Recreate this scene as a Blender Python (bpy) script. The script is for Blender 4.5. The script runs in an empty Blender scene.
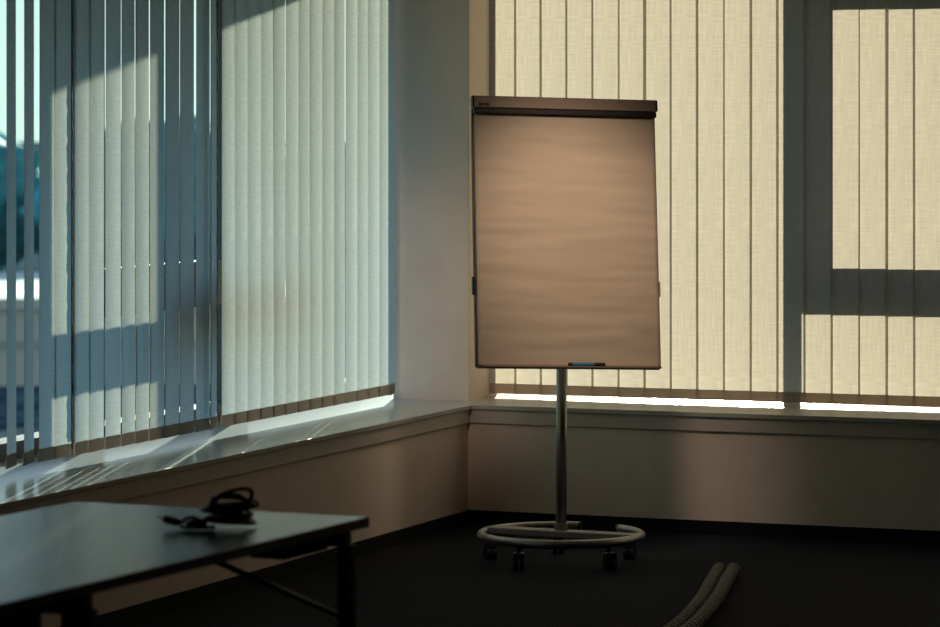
import bpy, bmesh, math, random
from mathutils import Vector, Matrix, noise
random.seed(7)
sc = bpy.context.scene
C = sc.collection
PI = math.pi
YAW = math.atan(.3955)                      # the room is turned by this much against the view
CAM = Vector((5.447, -13.75, 1.725))

# ------------------------------------------------------------------ materials
def mat(name, col, rough=.6, metal=0., spec=.5):
    m = bpy.data.materials.new(name); m.use_nodes = True
    b = m.node_tree.nodes['Principled BSDF']
    b.inputs['Base Color'].default_value = (*col, 1)
    b.inputs['Roughness'].default_value = rough
    b.inputs['Metallic'].default_value = metal
    b.inputs['Specular IOR Level'].default_value = spec
    return m

def noisy(m, c1, c2, scale, bump=0., detail=4, stretch=(1, 1, 1), dist=.01):
    nt = m.node_tree; b = nt.nodes['Principled BSDF']
    tc = nt.nodes.new('ShaderNodeTexCoord'); mp = nt.nodes.new('ShaderNodeMapping')
    mp.inputs['Scale'].default_value = stretch
    n = nt.nodes.new('ShaderNodeTexNoise'); n.inputs['Scale'].default_value = scale; n.inputs['Detail'].default_value = detail
    r = nt.nodes.new('ShaderNodeValToRGB')
    r.color_ramp.elements[0].position = .35; r.color_ramp.elements[1].position = .65
    r.color_ramp.elements[0].color = (*c1, 1); r.color_ramp.elements[1].color = (*c2, 1)
    nt.links.new(tc.outputs['Object'], mp.inputs['Vector']); nt.links.new(mp.outputs[0], n.inputs['Vector'])
    nt.links.new(n.outputs['Fac'], r.inputs['Fac']); nt.links.new(r.outputs[0], b.inputs['Base Color'])
    if bump:
        bp = nt.nodes.new('ShaderNodeBump'); bp.inputs['Strength'].default_value = bump; bp.inputs['Distance'].default_value = dist
        nt.links.new(n.outputs['Fac'], bp.inputs['Height']); nt.links.new(bp.outputs[0], b.inputs['Normal'])
    return m

M = {}
M['paint'] = noisy(mat('wall_paint', (.76, .64, .545), .8), (.74, .62, .525), (.78, .66, .565), 9, .04, dist=.003)
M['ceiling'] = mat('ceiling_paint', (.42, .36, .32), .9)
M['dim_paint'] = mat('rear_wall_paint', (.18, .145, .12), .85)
M['sill'] = noisy(mat('sill_laminate', (.47, .46, .42), .21, spec=.35), (.455, .445, .405), (.485, .475, .435), 30)
M['fascia'] = mat('sill_front', (.56, .50, .44), .5)
M['carpet'] = noisy(mat('carpet', (.02, .02, .024), .95, spec=.1), (.008, .010, .016), (.027, .030, .042), 130, .9, 3, dist=.01)
M['skirting'] = mat('carpet_skirting', (.008, .009, .013), .9, spec=.2)
M['frame'] = mat('window_frame_grey', (.09, .08, .08), .45)
M['concrete'] = noisy(mat('outside_concrete', (.4, .38, .35), .9), (.35, .33, .3), (.45, .43, .4), 3)
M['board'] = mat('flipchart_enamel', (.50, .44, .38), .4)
M['bar'] = mat('flipchart_clamp_bar', (.40, .30, .24), .45, .3)
M['clip'] = mat('dark_clip', (.018, .013, .015), .5)
M['alu'] = noisy(mat('brushed_aluminium', (.3, .29, .28), .38, .8), (.27, .26, .25), (.33, .32, .31), 60, stretch=(1, 1, .05))
M['plate'] = mat('base_plate_grey', (.22, .21, .2), .4, .5)
M['black'] = mat('black_plastic', (.010, .010, .012), .4)
M['ink'] = mat('dark_print', (.012, .012, .010), .6)
M['blue'] = mat('blue_marker_plastic', (.05, .26, .5), .4)
M['tabletop'] = noisy(mat('table_laminate', (.16, .215, .25), .24, spec=.6), (.155, .21, .245), (.17, .225, .26), 80)
M['tableedge'] = mat('table_edge_band', (.03, .03, .032), .5)
M['tableleg'] = mat('table_black_steel', (.008, .009, .012), .45, spec=.3)
M['cord'] = mat('black_cable_rubber', (.008, .008, .010), .32)
M['spine'] = mat('cable_spine_grey', (.10, .085, .078), .6)
M['chain'] = mat('dark_control_chain', (.01, .012, .014), .5)
M['screw'] = mat('bright_screw', (.7, .68, .63), .3, .9)

# paper: plain warm paper
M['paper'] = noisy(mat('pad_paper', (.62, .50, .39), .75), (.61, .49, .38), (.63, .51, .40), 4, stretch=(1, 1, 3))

def fabric():
    m = bpy.data.materials.new('blind_fabric'); m.use_nodes = True; nt = m.node_tree
    for n in list(nt.nodes): nt.nodes.remove(n)
    o = nt.nodes.new('ShaderNodeOutputMaterial'); mx = nt.nodes.new('ShaderNodeMixShader')
    d = nt.nodes.new('ShaderNodeBsdfDiffuse'); t = nt.nodes.new('ShaderNodeBsdfTranslucent')
    tc = nt.nodes.new('ShaderNodeTexCoord'); mp = nt.nodes.new('ShaderNodeMapping'); mp.inputs['Scale'].default_value = (260, 260, 10)
    n1 = nt.nodes.new('ShaderNodeTexNoise'); n1.inputs['Scale'].default_value = 1; n1.inputs['Detail'].default_value = 2
    mp2 = nt.nodes.new('ShaderNodeMapping'); mp2.inputs['Scale'].default_value = (12, 12, 260)
    n2 = nt.nodes.new('ShaderNodeTexNoise'); n2.inputs['Scale'].default_value = 1; n2.inputs['Detail'].default_value = 2
    ad = nt.nodes.new('ShaderNodeMath'); ad.operation = 'ADD'
    rp = nt.nodes.new('ShaderNodeMapRange'); rp.inputs['From Min'].default_value = .7; rp.inputs['From Max'].default_value = 1.3
    rp.inputs['To Min'].default_value = .86; rp.inputs['To Max'].default_value = 1.1
    mt = nt.nodes.new('ShaderNodeMix'); mt.data_type = 'RGBA'; mt.blend_type = 'MULTIPLY'; mt.inputs['Factor'].default_value = 1
    mt.inputs[6].default_value = (.53, .513, .45, 1)
    md = nt.nodes.new('ShaderNodeMix'); md.data_type = 'RGBA'; md.blend_type = 'MULTIPLY'; md.inputs['Factor'].default_value = 1
    md.inputs[6].default_value = (.56, .54, .48, 1)
    L = nt.links.new
    L(tc.outputs['Object'], mp.inputs[0]); L(tc.outputs['Object'], mp2.inputs[0]); L(mp.outputs[0], n1.inputs[0]); L(mp2.outputs[0], n2.inputs[0])
    L(n1.outputs['Fac'], ad.inputs[0]); L(n2.outputs['Fac'], ad.inputs[1]); L(ad.outputs[0], rp.inputs['Value'])
    L(rp.outputs[0], mt.inputs[7]); L(rp.outputs[0], md.inputs[7])
    L(mt.outputs[2], t.inputs['Color']); L(md.outputs[2], d.inputs['Color'])
    mx.inputs[0].default_value = .62
    L(d.outputs[0], mx.inputs[1]); L(t.outputs[0], mx.inputs[2]); L(mx.outputs[0], o.inputs[0])
    return m
M['fabric'] = fabric()
def hem_fabric():
    m = bpy.data.materials.new('blind_hem_translucent'); m.use_nodes = True; nt = m.node_tree
    for n in list(nt.nodes): nt.nodes.remove(n)
    o = nt.nodes.new('ShaderNodeOutputMaterial'); mx = nt.nodes.new('ShaderNodeMixShader')
    d = nt.nodes.new('ShaderNodeBsdfDiffuse'); d.inputs[0].default_value = (.56, .50, .44, 1)
    t = nt.nodes.new('ShaderNodeBsdfTranslucent'); t.inputs[0].default_value = (.62, .52, .45, 1); mx.inputs[0].default_value = .55
    nt.links.new(d.outputs[0], mx.inputs[1]); nt.links.new(t.outputs[0], mx.inputs[2]); nt.links.new(mx.outputs[0], o.inputs[0]); return m
M['hem'] = hem_fabric()

def glass(name, tint):
    m = bpy.data.materials.new(name); m.use_nodes = True; nt = m.node_tree
    for n in list(nt.nodes): nt.nodes.remove(n)
    o = nt.nodes.new('ShaderNodeOutputMaterial'); mx = nt.nodes.new('ShaderNodeMixShader')
    t = nt.nodes.new('ShaderNodeBsdfTransparent'); t.inputs[0].default_value = (*tint, 1)
    g = nt.nodes.new('ShaderNodeBsdfGlossy'); g.inputs['Roughness'].default_value = .02
    fr = nt.nodes.new('ShaderNodeLayerWeight'); fr.inputs[0].default_value = .5
    pw = nt.nodes.new('ShaderNodeMath'); pw.operation = 'POWER'; pw.inputs[1].default_value = 5
    ma = nt.nodes.new('ShaderNodeMath'); ma.operation = 'MULTIPLY_ADD'; ma.inputs[1].default_value = .6; ma.inputs[2].default_value = .04
    nt.links.new(fr.outputs['Facing'], pw.inputs[0]); nt.links.new(pw.outputs[0], ma.inputs[0]); nt.links.new(ma.outputs[0], mx.inputs[0]); nt.links.new(t.outputs[0], mx.inputs[1]); nt.links.new(g.outputs[0], mx.inputs[2])
    nt.links.new(mx.outputs[0], o.inputs[0])
    return m
M['glass'] = glass('window_glass', (.76, .97, 1.0))
M['sun_dimmer'] = glass('sun_dimming_glass', (.435, .432, .385))  # darker tint added to hold back the sun through the back panes

# ------------------------------------------------------------------ mesh helpers
def link(name, bm, m, parent=None, smooth=False, bevel=0.):
    me = bpy.data.meshes.new(name)
    bmesh.ops.recalc_face_normals(bm, faces=bm.faces)
    bm.to_mesh(me); bm.free()
    o = bpy.data.objects.new(name, me); C.objects.link(o)
    me.materials.append(m)
    if smooth:
        for p in me.polygons: p.use_smooth = True
    if bevel:
        b = o.modifiers.new('bevel', 'BEVEL'); b.width = bevel; b.segments = 2; b.limit_method = 'ANGLE'
    if parent: o.parent = parent
    return o

def box(bm, x0, x1, y0, y1, z0, z1, mtx=None):
    vs = [bm.verts.new((x, y, z)) for z in (z0, z1) for y in (y0, y1) for x in (x0, x1)]
    if mtx is not None:
        for v in vs: v.co = mtx @ v.co
    for f in ((0, 1, 3, 2), (4, 5, 7, 6), (0, 1, 5, 4), (2, 3, 7, 6), (0, 2, 6, 4), (1, 3, 7, 5)):
        bm.faces.new([vs[i] for i in f])

def prism(bm, pts, z0, z1):
    a = [bm.verts.new((x, y, z0)) for x, y in pts]; b = [bm.verts.new((x, y, z1)) for x, y in pts]
    bm.faces.new(a); bm.faces.new(b); n = len(pts)
    for i in range(n): bm.faces.new((a[i], a[(i + 1) % n], b[(i + 1) % n], b[i]))

def tube(bm, pts, r, seg=10, closed=False, caps=True):
    pts = [Vector(p) for p in pts]; n = len(pts)
    rad = r if callable(r) else (lambda i: r)
    rings = []; up = None
    for i, p in enumerate(pts):
        a = pts[(i - 1) % n] if (closed or i > 0) else p
        b = pts[(i + 1) % n] if (closed or i < n - 1) else p
        t = (b - a).normalized()
        if up is None:
            up = t.orthogonal().normalized()
        up = (up - t * up.dot(t)).normalized()
        s = t.cross(up)
        rings.append([bm.verts.new(p + (up * math.cos(2 * PI * k / seg) + s * math.sin(2 * PI * k / seg)) * rad(i)) for k in range(seg)])
    m = n if closed else n - 1
    for i in range(m):
        A, B = rings[i], rings[(i + 1) % n]
        off = 0
        if closed and i == n - 1:
            off = min(range(seg), key=lambda q: (A[0].co - B[q].co).length)
        for k in range(seg):
            bm.faces.new((A[k], A[(k + 1) % seg], B[(k + 1 + off) % seg], B[(k + off) % seg]))
    if caps and not closed:
        bm.faces.new(rings[0]); bm.faces.new(rings[-1])

def cyl(bm, p0, p1, r, seg=20): tube(bm, [p0, p1], r, seg)

def spline(ctrl, n=8):
    P = [Vector(p) for p in ctrl]; out = []
    for i in range(len(P) - 1):
        p0, p1, p2, p3 = P[max(i - 1, 0)], P[i], P[i + 1], P[min(i + 2, len(P) - 1)]
        for k in range(n):
            t = k / n
            out.append(.5 * ((2 * p1) + (p2 - p0) * t + (2 * p0 - 5 * p1 + 4 * p2 - p3) * t * t + (3 * p1 - p0 - 3 * p2 + p3) * t ** 3))
    out.append(P[-1]); return out

def B(*args):
    bm = bmesh.new()
    for a in args: box(bm, *a)
    return bm

def tag(o, label, cat, group=None):
    o['label'] = label; o['category'] = cat
    if group: o['group'] = group
    return o

def thing(name, label, cat, loc=(0, 0, 0), rz=0, group=None):
    o = bpy.data.objects.new(name, None); C.objects.link(o); o.location = loc; o.rotation_euler = (0, 0, rz); o.empty_display_size = .1
    return tag(o, label, cat, group)

def struct(name, bm, m, parent=None, bevel=0.):
    o = link(name, bm, m, parent, bevel=bevel)
    if parent is None: o['kind'] = 'structure'
    return o

# ------------------------------------------------------------------ room shell
XR, YR, ZC = 7.5, -15.2, 2.80
YE, XE = -4.6, 4.1                               # where the window strips end
ZL = 2.62                                        # lintel underside
struct('floor', B((-.76, XR, YR, .78, -.1, 0)), M['carpet'])
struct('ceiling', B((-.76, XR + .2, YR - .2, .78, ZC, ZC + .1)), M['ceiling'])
bm = B((-.76, 0, YR, 0, 0, .46), (-.76, 0, YR, YE, .46, ZC), (-.76, 0, YE, .0, ZL, ZC))
struct('wall_left', bm, M['paint'])
bm = B((-.76, XR, 0, .78, 0, .46), (XE, XR, 0, .78, .46, ZC), (-.76, XE, 0, .78, ZL, ZC))
struct('wall_back', bm, M['paint'])
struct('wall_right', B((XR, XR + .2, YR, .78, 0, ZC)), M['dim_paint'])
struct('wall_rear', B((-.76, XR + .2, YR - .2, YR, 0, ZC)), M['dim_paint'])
struct('wall_corner', B((-.40, -.05, .14, .47, .46, ZL)), M['paint'], bevel=.004)
bm = bmesh.new()
prism(bm, [(-.62, YE), (.026, YE), (.026, -.026), (-.05, .14), (-.05, .67), (-.62, .67)], .480, .500)
prism(bm, [(-.62, YE), (.0, YE), (.0, 0), (-.05, .14), (-.05, .67), (-.62, .67)], .46, .480)
s = struct('trim_1', bm, M['sill'], bevel=.003)
link('sill_front', B((.0, .014, YE, -.014, .422, .480)), M['fascia'], s, bevel=.002)
bm = bmesh.new()
prism(bm, [(.026, -.026), (XE, -.026), (XE, .67), (-.05, .67), (-.05, .14)], .480, .500)
prism(bm, [(.0, .0), (XE, 0), (XE, .67), (-.05, .67), (-.05, .14)], .46, .480)
s = struct('trim_2', bm, M['sill'], bevel=.003)
link('sill_front', B((.0, XE, -.014, .0, .422, .480)), M['fascia'], s, bevel=.002)
struct('baseboard_left', B((0, .012, YR, -.012, 0, .056)), M['skirting'], bevel=.002)
struct('baseboard_back', B((0, XR, -.012, 0, 0, .056)), M['skirting'], bevel=.002)

# ------------------------------------------------------------------ windows
# left window strip: frame 0.30 m outside the blind
fx0, fx1 = -.74, -.63
bm = B((fx0, fx1, YE, .76, .46, .56), (fx0, fx1, YE, .76, 2.56, ZL))
w1 = struct('window_1', bm, M['frame'])
for y0, y1 in ((-.93, -.82), (-2.18, -2.07), (-3.43, -3.32), (-4.6, -4.5)):
    link('mullion', B((fx0, fx1, y0, y1, .56, 2.56)), M['frame'], w1, bevel=.004)
link('transom', B((-.70, fx1, -2.07, -.93, .96, 1.14)), M['frame'], w1, bevel=.004)
def sheet(axis, c, a0, a1, z0, z1):
    b = bmesh.new()
    if axis == 'x': v = [(c, a0, z0), (c, a1, z0), (c, a1, z1), (c, a0, z1)]
    else: v = [(a0, c, z0), (a1, c, z0), (a1, c, z1), (a0, c, z1)]
    b.faces.new([b.verts.new(p) for p in v]); return b
for a0, a1, z0, z1 in ((-.82, .72, .56, 2.56), (-2.07, -.93, .56, .96), (-2.07, -.93, 1.14, 2.56), (-3.32, -2.18, .56, 2.56), (-4.5, -3.43, .56, 2.56)):
    link('pane', sheet('x', -.69, a0, a1, z0, z1), M['glass'], w1)
w3 = struct('window_3', B((-.665, -.05, .69, .76, .46, .512), (-.665, -.05, .69, .76, 2.56, ZL)), M['frame'])
link('pane', sheet('y', .72, -.69, -.25, .512, 2.56), M['glass'], w3); link('pane', sheet('y', .72, -.25, -.05, .512, 2.56), M['sun_dimmer'], w3)
# back window strip
fy0, fy1 = .68, .76
w2 = struct('window_2', B((-.05, XE, fy0, fy1, .46, .512), (-.05, XE, fy0, fy1, 2.56, ZL)), M['frame'])
for x0, x1 in ((1.167, 1.224), (2.55, 2.61), (4.04, 4.1)):
    link('mullion', B((x0, x1, fy0, fy1, .512, 2.56)), M['frame'], w2, bevel=.003)
link('transom', B((1.224, 2.55, fy0, fy1, .953, 1.03)), M['frame'], w2, bevel=.003)
sash = link('sash', B((1.224, 1.357, fy0 - .015, fy1, 1.035, 2.56), (2.44, 2.55, fy0 - .015, fy1, 1.035, 2.56), (1.357, 2.44, fy0 - .015, fy1, 1.035, 1.131), (1.357, 2.44, fy0 - .015, fy1, 2.217, 2.56)), M['frame'], w2, bevel=.003)
link('pane', sheet('y', .72, 1.357, 2.44, 1.131, 2.217), M['sun_dimmer'], sash)
for a0, a1, z0, z1 in ((-.05, 1.167, .512, 2.56), (1.224, 2.55, .512, .953), (2.61, 4.04, .512, 2.56)):
    link('pane', sheet('y', .72, a0, a1, z0, z1), M['sun_dimmer'], w2)

# ------------------------------------------------------------------ vertical blinds
SW = .1305                                        # slat width
def slat_mesh(zb, zt, w=SW):
    """one fabric slat: a thin sheet, slightly bowed, local x across, z up"""
    b = bmesh.new(); n = 6; m = 12
    g = [[b.verts.new(((i / n - .5) * w, .0035 * (1 - (2 * i / n - 1) ** 2), zb + (zt - zb) * j / m)) for i in range(n + 1)] for j in range(m + 1)]
    for j in range(m):
        for i in range(n): b.faces.new((g[j][i], g[j][i + 1], g[j + 1][i + 1], g[j + 1][i]))
    me = bpy.data.meshes.new('slat'); b.to_mesh(me); b.free(); me.materials.append(M['fabric'])
    for p in me.polygons: p.use_smooth = True
    return me
def hem_mesh(zb, w=SW):
    b = bmesh.new(); box(b, -w / 2, w / 2, -.001, .0055, zb - .003, zb + .041)
    bmesh.ops.bevel(b, geom=list(b.edges), offset=.002, segments=2, affect='EDGES')
    bmesh.ops.recalc_face_normals(b, faces=b.faces)
    me = bpy.data.meshes.new('bottom_weight'); b.to_mesh(me); b.free(); me.materials.append(M['hem']); return me
def blind(name, label, slats, axis, c, zb, chains, rail, w=SW):
    """slats: list of (position, rotation); a plane x=c or y=c"""
    t = thing(name, label, 'blind', (c, rail[0], 0) if axis == 'x' else (rail[0], c, 0))
    lo = t.location
    sm, hm = slat_mesh(zb, 2.63, w), hem_mesh(zb, w)
    base = PI / 2 if axis == 'x' else 0
    for p, r in slats:
        s = bpy.data.objects.new('slat', sm); C.objects.link(s); s.parent = t
        s.location = (0, p - lo.y, 0) if axis == 'x' else (p - lo.x, 0, 0)
        s.rotation_euler = (random.uniform(-.0012, .0012), random.uniform(-.0012, .0012), base + r)
        h = bpy.data.objects.new('bottom_weight', hm); C.objects.link(h); h.parent = s
    if axis == 'x':
        link('headrail', B((-.025, .025, rail[0] - lo.y, rail[1] - lo.y, 2.635, 2.68)), M['alu'], t)
    else:
        link('headrail', B((rail[0] - lo.x, rail[1] - lo.x, -.025, .025, 2.635, 2.68)), M['alu'], t)
    for q, off, r in chains:
        b = bmesh.new()
        a0 = Vector((off, q - lo.y, 2.63)) if axis == 'x' else Vector((q - lo.x, off, 2.63))
        pts = [a0 + Vector((.001 * math.sin(i * 1.7), .0015 * math.sin(i * .9), -i * .0262)) for i in range(79)]
        tube(b, pts, lambda i: r * (1 + .35 * (i % 2)), 6)
        link('control_chain', b, M['chain'], t, smooth=True)
    return t
XB, YB = -.33, .38
jit = lambda s: random.uniform(-s, s)
R = math.radians
# left wall: three blinds (slats given by their centre along the wall and their turn)
A = [(-.06 - .117 * (k + .5), R(2.2) + jit(R(.8))) for k in range(14)]
A[4] = (A[4][0], R(3.5)); A[9] = (A[9][0], R(3.5))
A.append((-1.764, R(15))); A.insert(0, (-.03, R(14)))
blind('vertical_blind', 'pale fabric vertical blind on the left wall, nearest the corner pillar', A, 'x', XB, .536, [(-1.70, -.02, .0045), (-1.822, -.03, .006)], (-1.78, .02))
ed = [-1.785, -1.935, -2.055, -2.18, -2.30, -2.412, -2.52, -2.655, -2.775, -2.872]
Bs = [((ed[i] + ed[i + 1]) / 2, R(a)) for i, a in enumerate((3, 3, 3, 3.5, 5, 6, 3, 4, 6))]
tb = blind('vertical_blind', 'pale fabric vertical blind in the middle of the left window strip', Bs, 'x', XB, .536, [(-2.883, -.01, .006)], (-2.87, -1.80))
Cs = [(-2.962, R(2)), (-3.075, R(3)), (-3.202, R(14)), (-3.322, R(15)), (-3.46, R(15))] + [(-3.58 - .12 * k, R(12)) for k in range(8)]
blind('vertical_blind', 'half open vertical blind at the left edge, trees and sky seen between its slats', Cs, 'x', XB, .536, [], (-4.5, -2.885))
# back wall: one long closed blind
Ds = [(.010 + .1168 * k, R(5) + jit(R(.6))) for k in range(34)]
blind('vertical_blind', 'long closed cream vertical blind glowing in the sun behind the flip chart', Ds, 'y', YB, .518, [], (-.045, 3.95), .1245)

# ------------------------------------------------------------------ flip chart
FX, FD = .3485, 13.5                              # to the right of the view axis, distance along it
ex, ey = Vector((math.cos(YAW), math.sin(YAW), 0)), Vector((-math.sin(YAW), math.cos(YAW), 0))
def place(X, Y): return CAM + ex * X + ey * Y
p = place(FX, FD)
fc = thing('flip_chart', 'mobile flip chart with blank brown paper pad on a wheeled round base', 'flip chart', (p.x, p.y, 0), YAW)
# board: local x right, local y away from the viewer; rolled by a degree
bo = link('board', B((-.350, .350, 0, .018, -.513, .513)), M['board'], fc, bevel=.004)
bo.location = (.0179, -.08, 1.2637); bo.scale = (1.027, 1, 1.010)
bo.rotation_euler = (Matrix.Rotation(R(13.6), 3, 'Z') @ Matrix.Rotation(R(-10), 3, 'X') @ Matrix.Rotation(R(1.45), 3, 'Y')).to_euler()
# pad of paper, gently rippled sheet in front of a stack
nx, nz = 44, 110
b = bmesh.new()
def ripple(u, v):
    q = noise.noise(Vector((u * 2.2, v * 26, 3.1))) * .0026 + noise.noise(Vector((u * 1.3 + 4, v * 11, 7))) * .0036
    q += noise.noise(Vector((u * 6, v * 40, 1))) * .0012
    e = min(1, (1 - v) * 9, .35 + v * 6)
    curl = .006 * max(0, (.09 - v) / .09) ** 2
    return -q * e - curl
g = [[b.verts.new((-.346 + .692 * i / nx, -.016 + ripple(i / nx, j / nz), -.506 + .956 * j / nz)) for i in range(nx + 1)] for j in range(nz + 1)]
for j in range(nz):
    for i in range(nx): b.faces.new((g[j][i], g[j][i + 1], g[j + 1][i + 1], g[j + 1][i]))
back = [[b.verts.new((-.346 + .692 * i / nx, -.0002, -.506 + .956 * j / nz)) for i in range(nx + 1)] for j in (0, nz)]
for i in range(nx):
    b.faces.new((g[0][i], g[0][i + 1], back[0][i + 1], back[0][i])); b.faces.new((g[nz][i], g[nz][i + 1], back[1][i + 1], back[1][i]))
b.faces.new((*[back[0][i] for i in range(nx + 1)], *[back[1][i] for i in range(nx, -1, -1)]))
for s_ in (0, nx):
    b.faces.new([g[j][s_] for j in range(nz + 1)] + [back[1][s_], back[0][s_]])
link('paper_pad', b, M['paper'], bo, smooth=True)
cb = link('clamp_bar', B((-.352, .352, -.030, .002, .468, .514)), M['bar'], bo, bevel=.004)
link('clip_strip', B((-.351, .351, -.034, -.012, .446, .466)), M['clip'], bo, bevel=.003)
b = B((-.332, -.322, -.0312, -.0295, .474, .486), (-.319, -.308, -.0312, -.0295, .4755, .4845), (-.306, -.298, -.0312, -.0295, .474, .486), (-.297, -.291, -.0312, -.0295, .4755, .4845))
link('logo', b, M['ink'], cb)
for sx in (-1, 1):
    link('end_cap', B((sx * .353 - .004, sx * .353 + .004, -.031, .003, .470, .513)), M['clip'], cb, bevel=.002)
link('pen_tray', B((-.337, .341, -.055, 0, -.513, -.510), (-.337, .341, -.055, -.053, -.510, -.5085)), M['bar'], bo, bevel=.001)
link('side_trim', B((-.353, -.349, -.003, .018, -.508, .468)), M['clip'], bo)
link('side_trim', B((.349, .352, -.003, .018, -.508, .468)), M['bar'], bo)
link('side_arm', B((-.3625, -.350, -.010, .012, -.238, -.170)), M['black'], bo, bevel=.003)
link('side_arm', B((.350, .3565, -.008, .012, -.238, -.180)), M['bar'], bo, bevel=.002)
link('mount', B((-.10, .10, .018, .034, -.16, .16)), M['plate'], bo, bevel=.003)
# mast
b = bmesh.new(); cyl(b, (0, 0, .10), (.003, 0, .80), .0205, 24)
pole = link('pole', b, M['alu'], fc, smooth=False)
for q in pole.data.polygons: q.use_smooth = len(q.vertices) == 4
b = bmesh.new(); cyl(b, (.003, 0, .76), (.003, 0, 1.42), .0155, 20); box(b, -.02, .026, -.058, .012, 1.2, 1.32)
link('inner_mast', b, M['alu'], fc)
b = bmesh.new(); cyl(b, (0, 0, .118), (0, 0, .150), .026, 20)
link('pole_collar', b, M['plate'], fc)
# open ring base: gap on the far right
RR, RZ = .306, .105
gap0, gap1 = R(90 - 49), R(90 - 15)               # angles from local x towards local y (away)
pts = []
for i in range(73):
    an = gap1 + (2 * PI - (gap1 - gap0)) * i / 72
    pts.append((RR * math.cos(an), RR * math.sin(an), RZ))
b = bmesh.new(); tube(b, pts, .0175, 14)
rg = link('base_ring', b, M['alu'], fc, smooth=True)
for e in (pts[0], pts[-1]):
    b = bmesh.new(); v = Vector((-e[1], e[0], 0)).normalized() * (.006 if e is pts[-1] else -.006)
    cyl(b, Vector(e) + v * -.3, Vector(e) + v, .0178, 14); link('end_cap', b, M['black'], rg)
mt = Matrix.Rotation(R(-25), 4, 'Z')
b = B((-.300, .300, -.034, .034, .098, .124)); bmesh.ops.transform(b, matrix=mt, verts=b.verts)
pl = link('base_plate', b, M['plate'], fc, bevel=.004)
for q in (-.22, -.17, -.12, -.07, .08, .13, .18, .24):
    b = bmesh.new(); c0 = mt @ Vector((q, .004, .124)); cyl(b, c0, c0 + Vector((0, 0, .003)), .007, 10)
    link('screw', b, M['screw'], pl)
for k in range(5):
    an = R(-90 - 35 + 72 * k)                      # -125, -53, 19 ...
    cx, cy = (RR - .018) * math.cos(an), (RR - .018) * math.sin(an)
    tr = -PI / 2 + R(22 * math.sin(k * 2.1))
    d = Vector((math.cos(tr), math.sin(tr), 0)); s_ = Vector((-d.y, d.x, 0)); c0 = Vector((cx, cy, 0)) + d * .014
    b = bmesh.new()
    cyl(b, (cx, cy, .062), (cx, cy, .092), .010, 10)
    mm = Matrix.Translation(c0) @ Matrix.Rotation(tr, 4, 'Z')
    box(b, -.020, .020, -.021, .021, .040, .068, mm)
    ca = link('caster', b, M['black'], fc, bevel=.003)
    for sg in (-1, 1):
        b = bmesh.new(); w0 = c0 + Vector((0, 0, .0265)) + s_ * (sg * .003)
        cyl(b, w0, w0 + s_ * (sg * .017), .0265, 20); link('wheel', b, M['black'], ca)
# marker lying in the tray
mk = thing('marker_pen', 'blue marker with dark cap lying in the pen tray of the flip chart', 'pen')
lz = -.5055
def mkpart(name, x0, x1, r, m):
    b = bmesh.new(); cyl(b, (x0 - .055, 0, 0), (x1 - .055, 0, 0), r, 14); return link(name, b, m, mk)
bw = Matrix.Translation(fc.location) @ Matrix.Rotation(YAW, 4, 'Z') @ Matrix.Translation(bo.location) @ bo.rotation_euler.to_matrix().to_4x4()
mk.matrix_world = bw @ Matrix.Translation((.034, -.042, lz))
mkpart('barrel', .022, .108, .0072, M['blue']); mkpart('cap', .108, .150, .0076, M['clip']); mkpart('end_plug', .007, .022, .0068, M['clip'])

# ------------------------------------------------------------------ folding table
TX0, TX1, TY0, TY1, TZ = 1.20, 2.03, -7.60, -5.73, .735
tt = thing('folding_table', 'long grey folding table with black steel legs beside the left window', 'table', (1.583, -6.741, 0), R(-3))
ox, oy = (TX0 + TX1) / 2, (TY0 + TY1) / 2
lx0, lx1, ly0, ly1 = TX0 - ox, TX1 - ox, TY0 - oy, TY1 - oy
link('tabletop', B((lx0, lx1, ly0, ly1, TZ - .022, TZ)), M['tabletop'], tt, bevel=.002)
link('edge_band', B((lx1, lx1 + .003, ly0, ly1, TZ - .024, TZ - .001), (lx0 - .003, lx0, ly0, ly1, TZ - .024, TZ - .001), (lx0, lx1, ly0 - .003, ly0, TZ - .024, TZ - .001), (lx0, lx1, ly1, ly1 + .003, TZ - .024, TZ - .001)), M['tableedge'], tt)
legs_y = (ly1 - .075, ly1 - .075 - 1.225)
for yy in legs_y:
    for xx in (lx0 + .03, lx1 - .0205):
        lg = link('leg', B((xx - .0175, xx + .0175, yy - .0175, yy + .0175, .006, TZ - .06)), M['tableleg'], tt, bevel=.003)
        link('foot_cap', B((xx - .019, xx + .019, yy - .019, yy + .019, 0, .02)), M['black'], lg, bevel=.003)
    link('leg_crossbar', B((lx0 + .02, lx1 - .0175, yy - .02, yy + .02, TZ - .065, TZ - .022)), M['tableleg'], tt, bevel=.003)
    dy = -1; hy = -.22 if yy == legs_y[0] else .08
    for xx in (lx0 + .10, lx1 - .12):
        link('hinge_bracket', B((xx - .05, xx + .05, min(yy, yy + hy), max(yy, yy + hy), TZ - .075, TZ - .022)), M['tableleg'], tt, bevel=.003)
    b = bmesh.new(); tube(b, [(lx1 - .04, yy, .50), (lx1 - .16, yy + dy * .50, TZ - .03)], .008, 8)
    link('brace', b, M['tableleg'], tt, smooth=True)
link('folding_housing', B((lx1 - .20, lx1 - .07, ly0 + .02, legs_y[1] - .10, TZ - .17, TZ - .022)), M['tableleg'], tt, bevel=.004)

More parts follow.
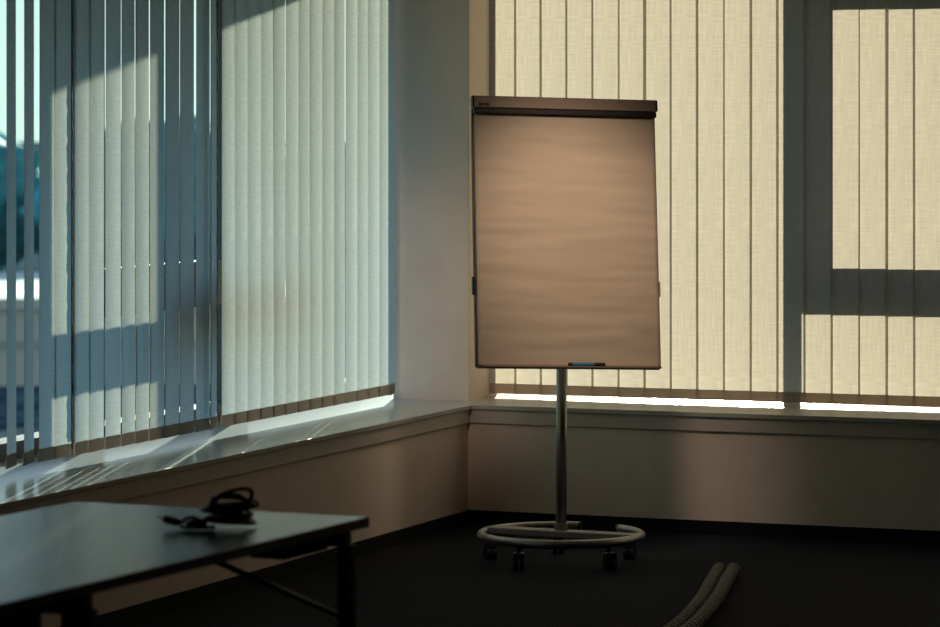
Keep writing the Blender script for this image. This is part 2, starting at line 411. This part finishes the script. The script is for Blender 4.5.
# bundled power cable on the table
pc = thing('power_cable', 'bundled black power cable with its plug lying on the grey table', 'cable', (1.735, -6.02, TZ), YAW)
pc.scale = (.84, .84, .74); pc.location = (1.815, -6.16, TZ)
b = bmesh.new()
pts = []
for i in range(261):                                # several turns of a messy coil
    t = i / 260; an = t * 2 * PI * 6.5
    k = i / 40
    rx = .062 + .012 * math.sin(an * .37 + 1); ry = .050 + .012 * math.cos(an * .29)
    z = .012 + .072 * t + .010 * math.sin(an * .5 + k)
    pts.append((.015 + rx * math.cos(an) + .012 * math.sin(k * 1.3), ry * math.sin(an) + .01 * math.cos(k), max(.0085, z)))
tube(b, pts, .0062, 8)
link('coil', b, M['cord'], pc, smooth=True)
b = bmesh.new()
tube(b, spline([(-.03, -.01, .06), (-.035, 0, .085), (0, 0, .110), (.05, .01, .124), (.078, .01, .116), (.070, .0, .085), (.03, 0, .068), (-.02, 0, .075), (-.012, .02, .095), (.04, .02, .102), (.062, 0, .08), (.05, -.02, .05)], 8), .0062, 8)
link('loop', b, M['cord'], pc, smooth=True)
b = bmesh.new()
tube(b, spline([(-.05, -.02, .010), (-.075, -.03, .034), (-.10, -.03, .036), (-.122, -.03, .018)], 6), .0062, 8)
tube(b, spline([(-.02, -.05, .0075), (-.07, -.055, .0075), (-.10, -.05, .0075), (-.12, -.045, .010)], 6), .0062, 8)
link('cable_end', b, M['cord'], pc, smooth=True)
b = bmesh.new(); tube(b, [(-.118, -.035, .020), (-.128, -.035, .022), (-.150, -.035, .028), (-.168, -.035, .034)], lambda i: (.008, .014, .0135, .011)[i], 12)
plug = link('plug', b, M['cord'], pc, smooth=True)
b = bmesh.new(); cyl(b, (-.166, -.041, .034), (-.186, -.041, .040), .0024, 8); cyl(b, (-.166, -.029, .034), (-.186, -.029, .040), .0024, 8)
link('pin', b, M['screw'], plug)
b = bmesh.new(); tube(b, spline([(-.10, -.05, .012), (-.085, -.048, .02), (-.065, -.045, .024), (-.05, -.04, .016)], 5), .013, 10)
link('connector', b, M['cord'], pc, smooth=True)

# ------------------------------------------------------------------ cable spine on the carpet
cs = thing('cable_spine', 'grey segmented cable spine snaking over the dark carpet', 'cable')
path = [(1.92, -3.62), (1.885, -3.21), (1.82, -2.64), (1.705, -2.03), (1.61, -1.63), (1.548, -1.36), (1.505, -1.18)]
org = Vector((path[3][0], path[3][1], 0)); cs.location = org
cl = spline([(x, y, 0) for x, y in path], 40)
for side, nm in ((-1, 'left'), (1, 'right')):
    L_ = [0]
    for i in range(1, len(cl)): L_.append(L_[-1] + (cl[i] - cl[i - 1]).length)
    rows = []
    for i, p in enumerate(cl):
        t = (cl[min(i + 1, len(cl) - 1)] - cl[max(i - 1, 0)]).normalized(); s_ = Vector((t.y, -t.x, 0))
        rows.append(p - org + s_ * (side * .026) + Vector((0, 0, .0255)))
    # resample finely so that the segments read as ridges
    fine = []
    for i in range(len(rows) - 1):
        for k in range(3): fine.append(rows[i].lerp(rows[i + 1], k / 3))
    dist = [0]
    for i in range(1, len(fine)): dist.append(dist[-1] + (fine[i] - fine[i - 1]).length)
    def rr(i, d=dist):
        ph = (d[i] / .052) % 1
        end = min(1, (d[-1] - d[i]) / .05 + .45)
        return (.0255 if ph < .62 else .0165) * end
    b = bmesh.new(); tube(b, fine, rr, 10)
    link('spine_strand', b, M['spine'], cs)
b = bmesh.new(); tube(b, spline([tuple(cl[-12] - org + Vector((0, 0, .02))), (1.495 - org.x, -1.12 - org.y, .012), (1.50 - org.x, -1.06 - org.y, .0055), (1.515 - org.x, -1.035 - org.y, .0055)], 8), .005, 8)
link('cable', b, M['spine'], cs, smooth=True)

# ------------------------------------------------------------------ outside
GZ = -7.0
M['ground'] = noisy(mat('outside_ground', (.05, .07, .10), .95, spec=0), (.014, .035, .05), (.12, .17, .19), .8, detail=8)
bm = bmesh.new(); bm.faces.new([bm.verts.new(q) for q in ((-700, -300, GZ), (500, -300, GZ), (500, 900, GZ), (-700, 900, GZ))])
struct('ground', bm, M['ground'])
struct('shade_slab', B((-2.4, -.78, -6.5, .80, 2.50, 2.62)), M['concrete'])  # unseen slab added to cast the slanted shade on the left blinds
# the storeys below
struct('facade', B((-.76, XR, YR, .78, GZ, -.12)), M['concrete'])
bd = thing('building', 'low white flat roofed building seen between the left slats', 'building', (-53.5, 93.2, GZ), R(28))
M['render'] = mat('white_render', (.66, .64, .57), .8); M['band'] = mat('grey_cladding', (.45, .46, .44), .7); M['darkglass'] = mat('dark_window', (.03, .04, .05), .2)
link('wall', B((-9, 9, -9, 9, 0, 2.45)), M['render'], bd); link('roof', B((-9.2, 9.2, -9.2, 9.2, 2.45, 2.8)), M['render'], bd)
link('cladding', B((-9.05, 9.05, -9.05, 9.05, 1.15, 1.45)), M['band'], bd)
M['leaf'] = noisy(mat('hazy_foliage', (.08, .33, .36), .8, spec=.2), (.05, .26, .29), (.12, .42, .43), 1.2, .5, dist=.3)  # teal lift in the leaf colour stands in for distance haze
M['bark'] = mat('bark', (.06, .05, .04), .9)
def crown(seed, r, h):
    b = bmesh.new(); bmesh.ops.create_icosphere(b, subdivisions=4, radius=1)
    for v in b.verts:
        n = v.co.normalized()
        k = 1 + .28 * noise.noise(n * 2.1 + Vector((seed, 0, 0))) + .16 * noise.noise(n * 6 + Vector((0, seed, 0))) + .07 * noise.noise(n * 15)
        v.co = Vector((n.x * r * k, n.y * r * k, n.z * h * k))
    return b
ordn = ['furthest left', 'second from the left', 'third from the left', 'fourth from the left', 'in the middle', 'fourth from the right', 'third from the right', 'second from the right', 'furthest right']
for row in range(2):
    for k in range(9):
        px = -118 + 13.6 * k + 6.8 * row + jit(.4); py = 126 + 13 * row + jit(.4) + 2 * (k % 2)
        t = thing('tree', 'leafy green tree %s in the %s row beyond the white building' % (ordn[k], ('front', 'rear')[row]), 'tree', (px, py, GZ), group='trees beyond the window')
        cr = link('crown', crown(k * 3.1 + 40 * row, 5.6 + jit(.2), 3.7 + jit(.2)), M['leaf'], t, smooth=True); cr.location = (0, 0, 4.4)
        b = bmesh.new(); tube(b, [(0, 0, 0), (.1, 0, 1.5), (0, .1, 3.5)], lambda i: (.4, .3, .2)[i], 10); link('trunk', b, M['bark'], t, smooth=True)

# ------------------------------------------------------------------ light
AZ, EL = math.atan(.31), R(10.1)
sd = Vector((math.sin(AZ) * math.cos(EL), -math.cos(AZ) * math.cos(EL), -math.sin(EL)))
sun = bpy.data.lights.new('sun', 'SUN'); sun.energy = 11.0; sun.angle = R(.53); sun.color = (1.0, .89, .73)
so = bpy.data.objects.new('sun', sun); C.objects.link(so); so.rotation_euler = sd.to_track_quat('-Z', 'Y').to_euler(); so.location = (-20, 60, 14)
w = bpy.data.worlds.new('sky'); sc.world = w; w.use_nodes = True
nt = w.node_tree; bg = nt.nodes['Background']
geo = nt.nodes.new('ShaderNodeTexCoord'); sep = nt.nodes.new('ShaderNodeSeparateXYZ'); rp = nt.nodes.new('ShaderNodeValToRGB')
nt.links.new(geo.outputs['Generated'], sep.inputs[0]); nt.links.new(sep.outputs['Z'], rp.inputs[0]); nt.links.new(rp.outputs[0], bg.inputs[0])
rp2 = nt.nodes.new('ShaderNodeValToRGB'); nt.links.new(sep.outputs['Z'], rp2.inputs[0])
rp2.color_ramp.elements[0].position = 0; rp2.color_ramp.elements[0].color = (.64, .76, .68, 1)
rp2.color_ramp.elements[1].position = 1; rp2.color_ramp.elements[1].color = (.16, .40, .72, 1)
e = rp2.color_ramp.elements.new(.10); e.color = (.50, 1.0, 1.25, 1)
e = rp2.color_ramp.elements.new(.3); e.color = (.34, .92, 1.65, 1)
mr = nt.nodes.new('ShaderNodeMapRange'); mr.inputs['From Min'].default_value = .42; mr.inputs['From Max'].default_value = .85
ng = nt.nodes.new('ShaderNodeMath'); ng.operation = 'MULTIPLY'; ng.inputs[1].default_value = -1
nt.links.new(sep.outputs['X'], ng.inputs[0]); nt.links.new(ng.outputs[0], mr.inputs['Value'])
mxs = nt.nodes.new('ShaderNodeMix'); mxs.data_type = 'RGBA'
nt.links.new(mr.outputs[0], mxs.inputs['Factor']); nt.links.new(rp.outputs[0], mxs.inputs[6]); nt.links.new(rp2.outputs[0], mxs.inputs[7]); nt.links.new(mxs.outputs[2], bg.inputs[0])
el = rp.color_ramp.elements                       # hazy pale horizon, blue above
el[0].position = 0; el[0].color = (.62, .72, .62, 1)
el[1].position = 1; el[1].color = (.10, .13, .2, 1)
e = el.new(.14); e.color = (.50, .46, .44, 1)
e = el.new(.35); e.color = (.24, .24, .28, 1)
bg.inputs[1].default_value = 1.15

# added spotlights, out of view, to brighten the pad and the corner pillar
def spotlight(at, aim, label, energy, size, blend):
    t = thing('added_spotlight', label, 'added lamp', (at.x, at.y, ZC))
    b = bmesh.new(); cyl(b, (0, 0, -.025), (0, 0, 0), .05, 24); link('ceiling_rose', b, M['black'], t)
    b = bmesh.new(); cyl(b, (0, 0, -.12), (0, 0, -.02), .008, 10); link('stem', b, M['black'], t)
    hd = Vector((at.x, at.y, ZC - .13)); dr = (aim - hd).normalized(); q0 = Vector((0, 0, -.13))
    b = bmesh.new(); tube(b, [q0 - dr * .07, q0 - dr * .06, q0 + dr * .02], lambda i: (.02, .035, .04)[i], 20)
    link('lamp_head', b, M['black'], t)
    sp = bpy.data.lights.new('spot', 'SPOT'); sp.energy = energy; sp.color = (1.0, .77, .58)
    sp.spot_size = R(size); sp.spot_blend = blend; sp.shadow_soft_size = .14
    so2 = bpy.data.objects.new('spot', sp); C.objects.link(so2); so2.location = hd + dr * .19; so2.rotation_euler = dr.to_track_quat('-Z', 'Y').to_euler()
a1 = place(.40, 13.4); a1.z = 1.24
spotlight(place(.48, 12.05), a1, 'added unseen spotlight in front of the flip chart, aimed at its pad', 66, 40, 1.0)
a2 = place(-.28, 14.9); a2.z = .85
spotlight(place(-1.0, 10.2), a2, 'added unseen spotlight aimed at the corner pillar and the left sill', 115, 19, 1.0)

# ------------------------------------------------------------------ camera
cd = bpy.data.cameras.new('camera'); cd.lens = 135; cd.sensor_width = 36; cd.sensor_fit = 'HORIZONTAL'
cd.shift_y = -201.5 / 940; cd.clip_end = 2000; cd.clip_start = .1
cd.dof.use_dof = True; cd.dof.focus_distance = 13.5; cd.dof.aperture_fstop = 5.0
co = bpy.data.objects.new('camera', cd); C.objects.link(co)
co.location = CAM; co.rotation_euler = (PI / 2, 0, YAW); sc.camera = co

vs = sc.view_settings
sc.display_settings.display_device = 'sRGB'
vs.view_transform = 'Standard'; vs.look = 'None'; vs.gamma = 1; vs.exposure = .42; vs.use_curve_mapping = False
cy = sc.cycles
cy.max_bounces = 14; cy.diffuse_bounces = 8; cy.glossy_bounces = 4; cy.transmission_bounces = 8; cy.transparent_max_bounces = 12
cy.sample_clamp_indirect = 4; cy.use_denoising = True
